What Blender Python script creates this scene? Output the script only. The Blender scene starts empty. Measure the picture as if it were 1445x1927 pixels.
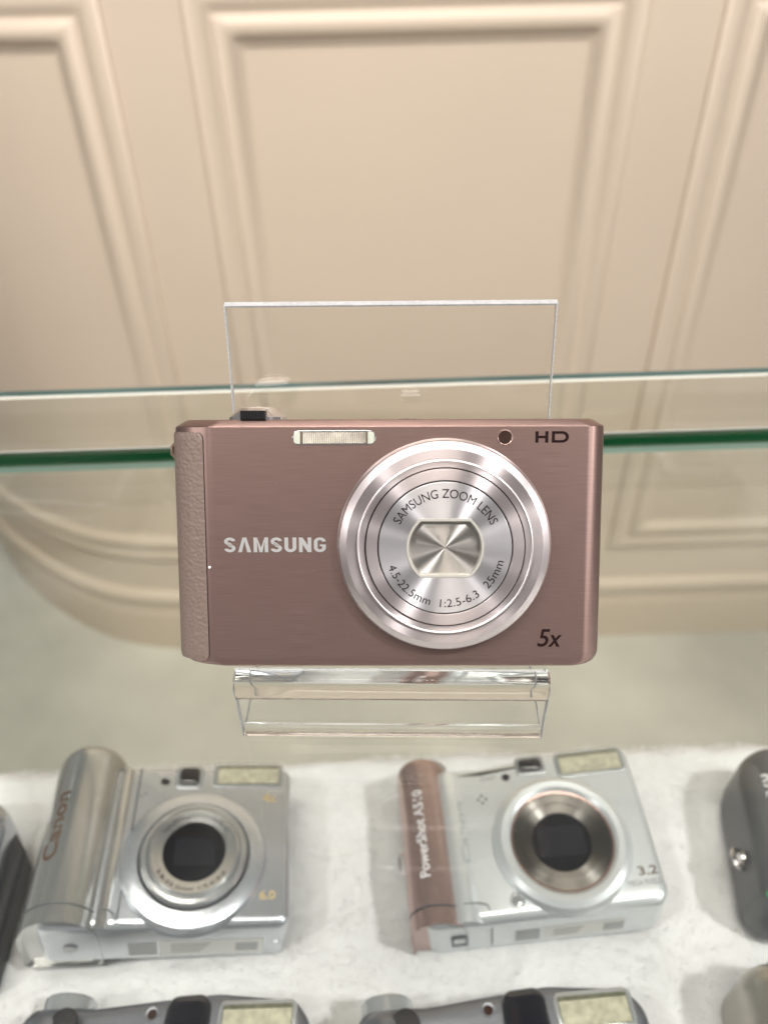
import bpy, bmesh, math, random
from mathutils import Vector, Matrix, Euler, noise
random.seed(7)
C = bpy.context.scene
col = C.collection
PI = math.pi
rad = math.radians

# ------------------------------------------------------------------ camera
CAM = Vector((0, 0, 1.3))
cam_d = bpy.data.cameras.new('camera'); cam = bpy.data.objects.new('camera', cam_d); col.objects.link(cam)
th, ro = rad(39.15), rad(1.35)
F = Vector((0, math.cos(th), -math.sin(th))); R0 = Vector((1, 0, 0)); U0 = Vector((0, math.sin(th), math.cos(th)))
Rv = R0*math.cos(ro) - U0*math.sin(ro); Uv = U0*math.cos(ro) + R0*math.sin(ro)
M = Matrix((Rv, Uv, -F)).transposed().to_4x4(); M.translation = CAM
cam.matrix_world = M
cam_d.sensor_fit = 'VERTICAL'; cam_d.sensor_height = 36; cam_d.lens = 36*1447/1927
cam_d.clip_start = 0.01; cam_d.clip_end = 30
cam_d.dof.use_dof = True; cam_d.dof.focus_distance = 0.171; cam_d.dof.aperture_fstop = 12.5
C.camera = cam

# ------------------------------------------------------------------ world, lamps, exposure
w = bpy.data.worlds.new('World'); C.world = w; w.use_nodes = True
nt = w.node_tree; nt.nodes.clear()
tc = nt.nodes.new('ShaderNodeTexCoord'); sp = nt.nodes.new('ShaderNodeSeparateXYZ')
mr = nt.nodes.new('ShaderNodeMapRange'); mr.inputs[1].default_value = -1; mr.inputs[2].default_value = 1
rp = nt.nodes.new('ShaderNodeValToRGB')
e = rp.color_ramp.elements
e[0].position = 0.0; e[0].color = (.17, .15, .14, 1)
e[1].position = 1.0; e[1].color = (.11, .11, .112, 1)
for p_, c_ in ((.42, (.25, .23, .22, 1)), (.54, (.38, .36, .35, 1)), (.72, (.36, .35, .345, 1)), (.86, (.17, .17, .17, 1))):
    q = e.new(p_); q.color = c_
bg = nt.nodes.new('ShaderNodeBackground'); bg.inputs[1].default_value = .72
out = nt.nodes.new('ShaderNodeOutputWorld')
L = nt.links.new
L(tc.outputs['Generated'], sp.inputs[0]); L(sp.outputs[2], mr.inputs[0]); L(mr.outputs[0], rp.inputs[0])
L(rp.outputs[0], bg.inputs[0]); L(bg.outputs[0], out.inputs[0])

def lamp(name, loc, target, size, power, color, shape='DISK', size_y=None, spread=180):
    d = bpy.data.lights.new(name, 'AREA'); d.shape = shape; d.size = size
    if size_y: d.size_y = size_y
    d.energy = power; d.color = color; d.spread = rad(spread)
    o = bpy.data.objects.new(name, d); col.objects.link(o); o.location = loc
    o.rotation_euler = (Vector(target)-Vector(loc)).to_track_quat('-Z', 'Y').to_euler()
    return o
lamp('ceiling_spot', (1.0, -.42, 2.85), (0, .15, 1.1), .13, 27, (1, .985, .965))
lamp('ceiling_spot', (-.95, -.55, 2.85), (0, .15, 1.1), .13, 11, (1, .98, .96))
lamp('added_ridge_light', (1.7, -.5, 1.95), (0, .15, 1.1), .3, 6, (1, .97, .94))  # added light for the right ridge highlight and the level lens streak
lamp('added_ridge_light', (-1.6, -.75, 2.0), (0, .15, 1.1), .22, 4.5, (1, .97, .94))  # added light for the left ridge highlight
lamp('added_wall_fill', (-.25, -.45, 2.9), (-.25, 1.15, .55), 1.3, 6, (1, .935, .86), 'RECTANGLE', .4, 90)  # added soft fill for the wall, no such fixture overhead
lamp('added_wall_fill', (-.25, .15, 2.9), (-.25, 1.2, .5), 1.5, 9, (1, .935, .86), 'RECTANGLE', .3, 90)  # second added wall fill, kept out of the counter's mirror image
lamp('added_right_fill', (1.75, -1.35, 1.95), (0, .15, 1.2), 1.3, 12, (1, .985, .96), 'RECTANGLE', .9)  # added off-frame fill that brightens the pink body's right side

C.view_settings.view_transform = 'Standard'; C.view_settings.look = 'None'
C.view_settings.exposure = 0; C.view_settings.gamma = 1; C.view_settings.use_curve_mapping = False
C.render.engine = 'CYCLES'
cy = C.cycles
cy.use_denoising = True; cy.max_bounces = 14; cy.transparent_max_bounces = 24; cy.transmission_bounces = 12
cy.glossy_bounces = 6; cy.diffuse_bounces = 4; cy.sample_clamp_indirect = 6; cy.caustics_refractive = True; cy.caustics_reflective = False

# ------------------------------------------------------------------ helpers
def tag(o, label=None, cat=None, group=None, kind=None):
    if label: o['label'] = label
    if cat: o['category'] = cat
    if group: o['group'] = group
    if kind: o['kind'] = kind
    return o
def empty(name, label=None, cat=None, group=None, kind=None, mat=None):
    o = bpy.data.objects.new(name, None); col.objects.link(o); o.empty_display_size = .01
    if mat is not None: o.matrix_world = mat
    return tag(o, label, cat, group, kind)
def obj(name, verts, faces, m, parent=None, smooth=35, scale=.001):
    me = bpy.data.meshes.new(name)
    me.from_pydata([tuple(c*scale for c in v) for v in verts], [], faces)
    bm = bmesh.new(); bm.from_mesh(me); bmesh.ops.recalc_face_normals(bm, faces=bm.faces); bm.to_mesh(me); bm.free()
    if smooth:
        me.polygons.foreach_set('use_smooth', [True]*len(me.polygons))
        me.set_sharp_from_angle(angle=rad(smooth))
    mats = m if isinstance(m, (list, tuple)) else [m]
    for x in mats: me.materials.append(x)
    o = bpy.data.objects.new(name, me); col.objects.link(o)
    if parent: o.parent = parent
    return o
def flat(name, verts, faces, m, parent=None):   # keeps the given winding (letters, marks)
    me = bpy.data.meshes.new(name); me.from_pydata([tuple(c*.001 for c in v) for v in verts], [], faces)
    me.materials.append(m); o = bpy.data.objects.new(name, me); col.objects.link(o); o.parent = parent
    return o
def rpoly(pts, seg=6):
    """rounded polygon from (x,y,r) counter-clockwise"""
    o = []; n = len(pts)
    for i in range(n):
        p = Vector(pts[i][:2]); r = pts[i][2]; a = Vector(pts[i-1][:2]); b = Vector(pts[(i+1) % n][:2])
        if r <= 0: o.append(tuple(p)); continue
        d1 = (a-p).normalized(); d2 = (b-p).normalized()
        half = d1.angle(d2)/2
        t = min(r/math.tan(half), (a-p).length*.49, (b-p).length*.49); rr = t*math.tan(half)
        c = p+(d1+d2).normalized()*(rr/math.sin(half))
        s = p+d1*t-c; e_ = p+d2*t-c
        a0 = math.atan2(s.y, s.x); a1 = math.atan2(e_.y, e_.x); da = (a1-a0+PI) % (2*PI)-PI
        for k in range(seg+1):
            u = a0+da*k/seg; o.append((c.x+rr*math.cos(u), c.y+rr*math.sin(u)))
    return o
def inset(poly, d):
    n = len(poly); o = []
    for i in range(n):
        a = Vector(poly[i-1]); p = Vector(poly[i]); b = Vector(poly[(i+1) % n])
        e1 = (p-a); e2 = (b-p)
        if e1.length < 1e-9: e1 = e2
        if e2.length < 1e-9: e2 = e1
        n1 = Vector((-e1.y, e1.x)).normalized(); n2 = Vector((-e2.y, e2.x)).normalized()
        m = n1+n2
        m = m/max(m.length_squared, .3)*2 if m.length > 1e-6 else n1
        o.append((p.x+m.x*d, p.y+m.y*d))
    return o
def loft(rings, cap0=True, cap1=True):
    V = [v for r in rings for v in r]; n = len(rings[0]); Fc = []
    for k in range(len(rings)-1):
        for i in range(n):
            j = (i+1) % n
            Fc.append((k*n+i, k*n+j, (k+1)*n+j, (k+1)*n+i))
    if cap0: Fc.append(tuple(range(n))[::-1])
    if cap1: Fc.append(tuple((len(rings)-1)*n+i for i in range(n)))
    return V, Fc
def prism_geo(poly, z0, z1, rf=0, rb=0, seg=5):
    rings = []
    if rb > 0:
        for k in range(seg+1):
            a = PI/2*k/seg; rings.append([(x, y, z0+rb*(1-math.sin(a))) for x, y in inset(poly, rb*(1-math.cos(a)) if False else rb*(1-math.sin(PI/2-a+0)) )] if False else
                                         [(x, y, z0+rb*(1-math.cos(a))) for x, y in inset(poly, rb*(1-math.sin(a)))])
    else: rings.append([(x, y, z0) for x, y in poly])
    if rf > 0:
        for k in range(seg+1):
            a = PI/2*k/seg
            rings.append([(x, y, z1-rf+rf*math.sin(a)) for x, y in inset(poly, rf*(1-math.cos(a)))])
    else: rings.append([(x, y, z1) for x, y in poly])
    return loft(rings)
def prism(name, poly, z0, z1, m, parent, rf=0, rb=0, seg=5, smooth=35):
    return obj(name, *prism_geo(poly, z0, z1, rf, rb, seg), m, parent, smooth)
def rect(x0, y0, x1, y1, r=0): return rpoly([(x0, y0, r), (x1, y0, r), (x1, y1, r), (x0, y1, r)])
def circ(cx, cy_, r, n=40): return [(cx+r*math.cos(2*PI*i/n), cy_+r*math.sin(2*PI*i/n)) for i in range(n)]
def lathe(name, prof, m, parent, loc=(0, 0, 0), seg=128, smooth=25, rfun=None):
    """open profile (r,z) revolved about z; object origin on the axis"""
    V = []; Fc = []; n = len(prof)
    for i in range(seg):
        a = 2*PI*i/seg
        for k, (r, z) in enumerate(prof):
            rr = rfun(k, r, a) if rfun else r
            V.append((rr*math.cos(a), rr*math.sin(a), z))
    for i in range(seg):
        j = (i+1) % seg
        for k in range(n-1): Fc.append((i*n+k, j*n+k, j*n+k+1, i*n+k+1))
    if prof[-1][0] < 1e-6 and not rfun:
        bmv = len(V); V.append((0, 0, prof[-1][1]))
        Fc = [f for f in Fc if (f[2] % n) != n-1]
        for i in range(seg): Fc.append((i*n+n-2, ((i+1) % seg)*n+n-2, bmv))
    me_o = obj(name, V, Fc, m, parent, smooth); me_o.location = Vector(loc)*.001
    return me_o
def box(name, x0, y0, z0, x1, y1, z1, m, parent=None, bev=0, scale=.001):
    v = [(x, y, z) for z in (z0, z1) for y in (y0, y1) for x in (x0, x1)]
    f = [(0, 2, 3, 1), (4, 5, 7, 6), (0, 1, 5, 4), (2, 6, 7, 3), (0, 4, 6, 2), (1, 3, 7, 5)]
    o = obj(name, v, f, m, parent, 0, scale)
    if bev:
        b = o.modifiers.new('b', 'BEVEL'); b.width = bev*scale; b.segments = 3
    return o
def tube(name, pts, r, m, parent, seg=10):
    rings = []
    for i, p in enumerate(pts):
        p = Vector(p); a = Vector(pts[max(i-1, 0)]); b = Vector(pts[min(i+1, len(pts)-1)])
        t = (b-a).normalized(); u = t.orthogonal().normalized() if i == 0 else (u-t*u.dot(t)).normalized(); v = t.cross(u)
        rings.append([tuple(p+(u*math.cos(2*PI*k/seg)+v*math.sin(2*PI*k/seg))*r) for k in range(seg)])
    return obj(name, *loft(rings), m, parent, 60)

def text_geo(s, offset=0.0, spacing=1.0):
    cu = bpy.data.curves.new('t', 'FONT'); cu.body = s; cu.size = 1; cu.offset = offset; cu.space_character = spacing
    cu.resolution_u = 5
    o = bpy.data.objects.new('t', cu); col.objects.link(o)
    dg = bpy.context.evaluated_depsgraph_get(); dg.update()
    me = bpy.data.meshes.new_from_object(o.evaluated_get(dg))
    V = [(v.co.x, v.co.y) for v in me.vertices]; Fc = [tuple(p.vertices) for p in me.polygons]
    bpy.data.objects.remove(o); bpy.data.curves.remove(cu); bpy.data.meshes.remove(me)
    return V, Fc
def text(name, s, m, parent, x0, y0, x1, y1, z, offset=0.0, shear=0, rot=0, spacing=1.0, mapz=None):
    """fit the word in the box (x0,y0)-(x1,y1); rot=90 reads upwards"""
    V, Fc = text_geo(s, offset, spacing)
    mx = [min(v[0] for v in V), max(v[0] for v in V)]; my = [min(v[1] for v in V), max(v[1] for v in V)]
    o = []
    for x, y in V:
        u = (x-mx[0])/(mx[1]-mx[0]); v = (y-my[0])/(my[1]-my[0])
        if rot == 90: X = x1-(x1-x0)*v; Y = y0+(y1-y0)*u
        else: X = x0+(x1-x0)*u+shear*v*(y1-y0); Y = y0+(y1-y0)*v
        o.append((X, Y, mapz(X, Y) if mapz else z))
    return flat(name, o, Fc, m, parent)
def arc_text_geo(s, r, a0, a1, h, z, outward=True, offset=0.0):
    """word along a circle from angle a0 to a1 (degrees, math sense); outward: letter tops point away from the centre"""
    V, Fc = text_geo(s, offset)
    xs = [v[0] for v in V]; mn, mx = min(xs), max(xs); caph = .72
    o = []
    for x, y in V:
        t = (x-mn)/(mx-mn); a = rad(a0+(a1-a0)*t); k = y/caph*h
        rr = r+k if outward else r-k
        o.append((rr*math.cos(a), rr*math.sin(a), z))
    return o, Fc
def join(geos):
    V = []; Fc = []
    for v, f in geos:
        n = len(V); V += list(v); Fc += [tuple(i+n for i in q) for q in f]
    return V, Fc

# ------------------------------------------------------------------ materials
def new_mat(name):
    m = bpy.data.materials.new(name); m.use_nodes = True; return m, m.node_tree, m.node_tree.nodes['Principled BSDF']
def pbr(name, c, metal=0, rough=.5, var=0, vscale=200, bump=0, bscale=800, stretch=(1, 1, 1), aniso=0, arot=0, tangent=None,
        coat=0, rvar=0, spec=.5, trans=0, ior=1.5, detail=3, bdist=.0001):
    m, t, b = new_mat(name); N = t.nodes.new; K = t.links.new
    b.inputs['Base Color'].default_value = (*c, 1); b.inputs['Metallic'].default_value = metal; b.inputs['Roughness'].default_value = rough
    b.inputs['Specular IOR Level'].default_value = spec; b.inputs['IOR'].default_value = ior
    b.inputs['Transmission Weight'].default_value = trans
    if coat: b.inputs['Coat Weight'].default_value = coat; b.inputs['Coat Roughness'].default_value = .08
    tcn = N('ShaderNodeTexCoord'); mp = N('ShaderNodeMapping'); mp.inputs['Scale'].default_value = stretch
    K(tcn.outputs['Object'], mp.inputs[0])
    if var or rvar:
        nz = N('ShaderNodeTexNoise'); nz.inputs['Scale'].default_value = vscale; nz.inputs['Detail'].default_value = detail
        K(mp.outputs[0], nz.inputs['Vector'])
        if var:
            r_ = N('ShaderNodeValToRGB'); r_.color_ramp.elements[0].position = .3; r_.color_ramp.elements[1].position = .7
            r_.color_ramp.elements[0].color = (*[max(0, x*(1-var)) for x in c], 1); r_.color_ramp.elements[1].color = (*[min(1, x*(1+var)) for x in c], 1)
            K(nz.outputs['Fac'], r_.inputs[0]); K(r_.outputs[0], b.inputs['Base Color'])
        if rvar:
            q = N('ShaderNodeMapRange'); q.inputs[1].default_value = .3; q.inputs[2].default_value = .7
            q.inputs[3].default_value = rough-rvar; q.inputs[4].default_value = rough+rvar
            K(nz.outputs['Fac'], q.inputs[0]); K(q.outputs[0], b.inputs['Roughness'])
    if bump:
        n2 = N('ShaderNodeTexNoise'); n2.inputs['Scale'].default_value = bscale; n2.inputs['Detail'].default_value = 2
        K(mp.outputs[0], n2.inputs['Vector'])
        bp = N('ShaderNodeBump'); bp.inputs['Strength'].default_value = bump; bp.inputs['Distance'].default_value = bdist
        K(n2.outputs['Fac'], bp.inputs['Height']); K(bp.outputs[0], b.inputs['Normal'])
    if aniso:
        b.inputs['Anisotropic'].default_value = aniso; b.inputs['Anisotropic Rotation'].default_value = arot
        tg = N('ShaderNodeTangent'); tg.direction_type = 'RADIAL'; tg.axis = tangent or 'Z'; K(tg.outputs[0], b.inputs['Tangent'])
    return m
def clear_mat(name, tint, ior=1.5, painted_haze=0.0, dscale=8):
    """flat clear sheet: light passes straight through, fresnel mirror on top, optional painted white haze"""
    m = bpy.data.materials.new(name); m.use_nodes = True; t = m.node_tree; t.nodes.clear(); N = t.nodes.new; K = t.links.new
    tr = N('ShaderNodeBsdfTransparent'); tr.inputs[0].default_value = (*tint, 1)
    gl = N('ShaderNodeBsdfGlossy'); gl.inputs['Roughness'].default_value = .01
    fr = N('ShaderNodeFresnel'); fr.inputs[0].default_value = ior
    mx = N('ShaderNodeMixShader'); K(fr.outputs[0], mx.inputs[0]); K(tr.outputs[0], mx.inputs[1]); K(gl.outputs[0], mx.inputs[2])
    # fresnel of the inner side would be total reflection: use outer value on both
    geo = N('ShaderNodeNewGeometry'); io = N('ShaderNodeMix'); io.inputs[2].default_value = ior; io.inputs[3].default_value = 1/ior
    K(geo.outputs['Backfacing'], io.inputs[0]); K(io.outputs[0], fr.inputs[0])
    last = mx
    if painted_haze:  # noisy white haze painted in where the glass shows blotchy reflections
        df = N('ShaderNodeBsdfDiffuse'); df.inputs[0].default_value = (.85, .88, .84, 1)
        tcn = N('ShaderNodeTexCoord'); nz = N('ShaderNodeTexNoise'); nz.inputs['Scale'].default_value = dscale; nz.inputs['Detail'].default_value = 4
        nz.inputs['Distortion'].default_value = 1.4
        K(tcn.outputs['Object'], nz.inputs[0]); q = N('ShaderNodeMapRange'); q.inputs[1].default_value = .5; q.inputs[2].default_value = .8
        q.inputs[3].default_value = 0; q.inputs[4].default_value = painted_haze; K(nz.outputs['Fac'], q.inputs[0])
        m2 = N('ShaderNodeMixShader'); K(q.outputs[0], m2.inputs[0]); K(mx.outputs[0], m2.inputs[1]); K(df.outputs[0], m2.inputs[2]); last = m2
    o = N('ShaderNodeOutputMaterial'); K(last.outputs[0], o.inputs[0]); return m

mat = {}
mat['wall'] = pbr('wall_paint', (.565, .472, .38), 0, .42, var=.035, vscale=2, bump=.05, bscale=400)
def floor_mat():
    m = pbr('floor_stone', (.53, .52, .47), 0, .3, var=.22, vscale=3.2, detail=6)
    return m
mat['floor'] = floor_mat()
mat['solid_acrylic'] = pbr('acrylic_rod', (1, 1, 1), 0, .02, trans=1, ior=1.49)
mat['fur'] = pbr('plush', (.70, .70, .705), 0, .95, var=.04, vscale=60, bump=.25, bscale=350, bdist=.001, spec=.1)
mat['pile'] = bpy.data.materials.new('plush_pile'); mat['pile'].use_nodes = True
_t = mat['pile'].node_tree; _t.nodes.clear(); _d = _t.nodes.new('ShaderNodeBsdfDiffuse'); _u = _t.nodes.new('ShaderNodeBsdfTranslucent'); _m = _t.nodes.new('ShaderNodeMixShader'); _o = _t.nodes.new('ShaderNodeOutputMaterial')
_d.inputs[0].default_value = (.78, .78, .785, 1); _u.inputs[0].default_value = (.85, .85, .855, 1); _m.inputs[0].default_value = .5
_t.links.new(_d.outputs[0], _m.inputs[1]); _t.links.new(_u.outputs[0], _m.inputs[2]); _t.links.new(_m.outputs[0], _o.inputs[0])
mat['plinth'] = pbr('plinth_white', (.7, .7, .68), 0, .5)
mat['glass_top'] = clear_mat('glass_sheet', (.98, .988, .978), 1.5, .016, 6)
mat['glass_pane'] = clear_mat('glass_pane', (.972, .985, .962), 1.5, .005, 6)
mat['edge_green'] = pbr('glass_edge_green', (.0004, .115, .034), 0, .5, spec=.1)
mat['edge_light'] = pbr('glass_edge_ground', (.40, .47, .54), 0, .5, spec=.2, var=.1, vscale=60)
mat['edge_white'] = pbr('glass_edge_white', (.50, .50, .45), 0, .3)
mat['edge_dark'] = pbr('glass_edge_dark', (.05, .085, .08), 0, .6, spec=.1, var=.3, vscale=25)
mat['edge_grey'] = pbr('glass_edge_grey', (.16, .26, .21), 0, .25)
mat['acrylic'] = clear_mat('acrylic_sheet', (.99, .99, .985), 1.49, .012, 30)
mat['acrylic_cut'] = pbr('acrylic_cut_edge', (.58, .59, .61), 0, .35, var=.12, vscale=900, trans=.35, bump=.6, bscale=1500)
mat['acrylic_bend'] = pbr('acrylic_bend', (1, 1, 1), 0, .03, trans=1, ior=1.49)

mat['pink'] = pbr('pink_brushed_metal', (.288, .194, .172), .9, .37, var=.075, vscale=7000, stretch=(.018, 1, .018), rvar=.02, aniso=.6, arot=.25, tangent='Y',
                  bump=.22, bscale=7000, bdist=.00003, detail=3)
mat['pink_top'] = pbr('pink_satin_metal', (.33, .22, .195), .9, .3, var=.05, vscale=900, bump=.05, bscale=3000)
mat['grip'] = None
def grip_mat():
    m, t, b = new_mat('grip_leatherette'); N = t.nodes.new; K = t.links.new
    b.inputs['Base Color'].default_value = (.178, .128, .108, 1); b.inputs['Roughness'].default_value = .42
    b.inputs['Specular IOR Level'].default_value = .6
    tcn = N('ShaderNodeTexCoord'); nz = N('ShaderNodeTexNoise'); nz.inputs['Scale'].default_value = 330; nz.inputs['Detail'].default_value = 2
    mx = N('ShaderNodeMix'); mx.data_type = 'VECTOR'; mx.inputs[0].default_value = .0016
    vm = N('ShaderNodeVectorMath'); vm.operation = 'MULTIPLY_ADD'; vm.inputs[1].default_value = (.0007,)*3
    K(tcn.outputs['Object'], nz.inputs[0]); K(nz.outputs['Color'], vm.inputs[0]); K(tcn.outputs['Object'], vm.inputs[2])
    vo = N('ShaderNodeTexVoronoi'); vo.feature = 'SMOOTH_F1'; vo.inputs['Scale'].default_value = 1350; K(vm.outputs[0], vo.inputs['Vector'])
    bp = N('ShaderNodeBump'); bp.inputs['Strength'].default_value = .75; bp.inputs['Distance'].default_value = .00022; bp.invert = True
    K(vo.outputs['Distance'], bp.inputs['Height']); K(bp.outputs[0], b.inputs['Normal'])
    return m
mat['grip'] = grip_mat()
SPUN = dict(metal=.9, aniso=1, arot=.25, tangent='Z')
mat['ring'] = pbr('spun_ring_metal', (.58, .515, .515), rough=.41, rvar=.03, vscale=700, **SPUN)
mat['ring_edge'] = pbr('ring_chamfer_metal', (.60, .54, .54), metal=1, rough=.34)
mat['disc'] = pbr('spun_disc_metal', (.61, .59, .60), rough=.43, rvar=.03, vscale=700, **SPUN)
mat['shutter'] = pbr('spun_shutter_metal', (.52, .49, .455), metal=1, rough=.42, aniso=1, arot=.25, tangent='Z', rvar=.05, vscale=900)
mat['rim'] = pbr('rim_pale_plastic', (.60, .58, .53), .4, .25)
mat['black'] = pbr('black_gap', (.006, .005, .007), 0, .4)
mat['ink'] = pbr('dark_print', (.016, .007, .007), 0, .6, spec=.08)
mat['ink_lens'] = pbr('lens_print', (.022, .014, .017), 0, .6, spec=.1)
mat['logo'] = pbr('polished_logo', (.86, .85, .84), .75, .3)
mat['chrome'] = pbr('chrome', (.74, .71, .71), 1, .12)
mat['knurl'] = pbr('black_plastic', (.012, .011, .012), 0, .35)
mat['flash_in'] = pbr('flash_reflector', (.42, .38, .32), .75, .28, var=.35, vscale=700, stretch=(2.2, .25, 1))
mat['flash_bright'] = pbr('flash_end_prism', (.52, .54, .46), 0, .1, coat=.5)
mat['amber'] = pbr('amber_lamp', (.035, .018, .013), 0, .1, coat=.6)
mat['dust'] = pbr('dust', (.9, .9, .85), 0, .6)
mat['lug'] = pbr('lug_metal', (.35, .25, .2), .8, .3)

mat['silver'] = pbr('silver_paint', (.62, .645, .69), .82, .26, var=.05, vscale=1500, bump=.08, bscale=2500)
mat['silver_warm'] = pbr('silver_warm_paint', (.56, .565, .56), .85, .2, var=.05, vscale=1500)
mat['silver_pale'] = pbr('silver_pale_paint', (.72, .75, .765), .6, .3, var=.04, vscale=1500, bump=.08, bscale=2500)
mat['rose'] = pbr('rose_grip', (.50, .355, .325), .8, .25, var=.05, vscale=1500)
mat['gap'] = pbr('panel_gap', (.07, .08, .09), 0, .5)
mat['lens_black'] = pbr('lens_cover_black', (.006, .006, .008), 0, .12, spec=.3)
mat['lens_win'] = pbr('lens_cover_window', (.013, .013, .017), 0, .18, spec=.3)
mat['lens_ring'] = pbr('lens_ring_silver', (.52, .53, .54), .8, .25)
mat['steel'] = pbr('spun_steel', (.24, .225, .205), metal=1, rough=.40, aniso=1, arot=.25, tangent='Z')
mat['blackglass'] = pbr('viewfinder_glass', (.01, .01, .014), 0, .05, coat=1)
mat['clear_frame'] = pbr('clear_frame', (.50, .52, .53), .6, .15, coat=.5)
mat['flash_yellow'] = pbr('flash_lens', (.62, .60, .47), .3, .18, var=.2, vscale=420, stretch=(1, .9, 1), coat=.6)
mat['flash_back'] = pbr('flash_back', (.17, .17, .12), .3, .25, var=.3, vscale=500)
mat['sticker'] = pbr('sticker_white', (.78, .78, .75), 0, .5)
mat['sticker_grey'] = pbr('sticker_grey', (.42, .43, .43), 0, .5)
mat['print_grey'] = pbr('print_grey', (.20, .20, .21), 0, .5)
mat['gold_print'] = pbr('gold_print', (.55, .42, .20), .2, .5)
mat['brown_print'] = pbr('brown_print', (.10, .062, .04), 0, .5)
mat['white_print'] = pbr('white_print', (.82, .80, .82), 0, .5)
mat['dark_grey'] = pbr('dark_grey_body', (.13, .133, .138), .5, .38, var=.06, vscale=1500)
mat['grey_body'] = pbr('grey_metal_body', (.23, .24, .268), .8, .36, var=.06, vscale=1500, bump=.08, bscale=2500)
mat['champagne'] = pbr('champagne_body', (.47, .44, .395), .8, .33, var=.04, vscale=1500)
mat['green'] = pbr('green_mark', (.03, .35, .14), 0, .4)
mat['black_side'] = pbr('black_side', (.03, .03, .032), 0, .45)

# ------------------------------------------------------------------ setting
box('floor', -6, -3, -.1, 6, 6, 0, mat['floor'], scale=1)['kind'] = 'structure'

# wall path in plan, right to left: straight, then bending away at the left
PL = [(-1.30, 2.15), (-1.16, 1.83), (-1.021, 1.576), (-.925, 1.445), (-.838, 1.345), (-.712, 1.243), (-.605, 1.184), (-.52, 1.158), (-.44, 1.1475), (-.34, 1.1455)]
fine = []
def cr(p0, p1, p2, p3, t):
    return [.5*((2*p1[i])+(-p0[i]+p2[i])*t+(2*p0[i]-5*p1[i]+4*p2[i]-p3[i])*t*t+(-p0[i]+3*p1[i]-3*p2[i]+p3[i])*t**3) for i in (0, 1)]
ext = [(-1.44, 2.47)]+PL+[(-.24, 1.1465)]
for i in range(1, len(ext)-2):
    for k in range(6): fine.append(cr(ext[i-1], ext[i], ext[i+1], ext[i+2], k/6))
fine.append(list(PL[-1])); fine.append([2.2, 1.1455+.0135*2.54])
acc = [0]
for a, b in zip(fine, fine[1:]): acc.append(acc[-1]+math.hypot(b[0]-a[0], b[1]-a[1]))
s_ref = acc[-2]          # arc length at X=-.34
def wp(s):
    """plan point and outward normal at s metres right of X=-.34"""
    t = s+s_ref; t = max(0, min(acc[-1]-1e-6, t))
    for i in range(len(acc)-1):
        if acc[i+1] >= t: break
    a, b = fine[i], fine[i+1]; u = (t-acc[i])/(acc[i+1]-acc[i])
    def nrm(i):
        j0, j1 = max(i-1, 0), min(i+1, len(fine)-1)
        d = Vector((fine[j1][0]-fine[j0][0], fine[j1][1]-fine[j0][1])).normalized(); return Vector((d.y, -d.x))
    n = (nrm(i)*(1-u)+nrm(i+1)*u).normalized() if i < len(acc)-2 else Vector((fine[-1][1]-fine[-2][1], -(fine[-1][0]-fine[-2][0]))).normalized()
    return Vector((a[0]*(1-u)+b[0]*u, a[1]*(1-u)+b[1]*u)), n
def wpt(s, z, h):
    p, n = wp(s); return (p.x+n.x*h, p.y+n.y*h, z)
wall = empty('panelled_wall', 'cream panelled wall with moulded frames and baseboard, curving away at the left', 'wall')
S = sorted(set([round(a-s_ref, 5) for a in acc]+[i*.05 for i in range(0, 50)]))
V = []; Fc = []
for s in S: V += [wpt(s, 0, 0), wpt(s, 2.95, 0)]
for i in range(len(S)-1): Fc.append((2*i, 2*i+2, 2*i+3, 2*i+1))
obj('wall_surface', V, Fc, mat['wall'], wall, 30, scale=1)
PROF = [(0, 0), (.6, 4), (2, 7.5), (6, 9.5), (14, 10.5), (20, 10), (25, 7.5), (29, 5.2), (32, 4.6), (34, 5), (36, 8), (39, 11.5), (44, 14), (49, 14.4), (54, 12.8), (58, 9.6), (61, 6), (63.5, 3), (66, 1.8), (69, 1.4), (70, 0)]
def frame(s0, z0, s1, z1):
    nS = max(2, int((s1-s0)/.02)); V = []; Fc = []
    def ring(d):      # rectangle inset by d, sampled along top and bottom
        o = []
        for k in range(nS+1): o.append((s0+d+(s1-s0-2*d)*k/nS, z0+d))
        for k in range(nS+1): o.append((s1-d-(s1-s0-2*d)*k/nS, z1-d))
        return o
    rings = []
    for d, h in PROF: rings.append([wpt(s, z, h*.0008+.0003) for s, z in ring(d*.001)])
    V, Fc = loft(rings, False, False)
    return obj('panel_moulding', V, Fc, mat['wall'], wall, 50, scale=1)
X2S = lambda x: (x+.34)*1.0001
frame(X2S(-.237), .254, X2S(.350), 1.212)
frame(X2S(-.339)-.62, .254, X2S(-.339), 1.212)
frame(X2S(.448), .254, X2S(1.035), 1.212)
BP = [(0, 0), (0, 14), (96, 14), (104, 13), (112, 10), (120, 9), (130, 10), (140, 15), (150, 17), (158, 15.5), (163, 11), (166, 5), (168, 0)]
V = []; Fc = []
n = len(BP)
for s in S: V += [wpt(s, z*.001+.0005, h*.001+.0003) for z, h in BP]
for i in range(len(S)-1):
    for k in range(n-1): Fc.append((i*n+k, (i+1)*n+k, (i+1)*n+k+1, i*n+k+1))
obj('baseboard', V, Fc, mat['wall'], wall, 50, scale=1)

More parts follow.
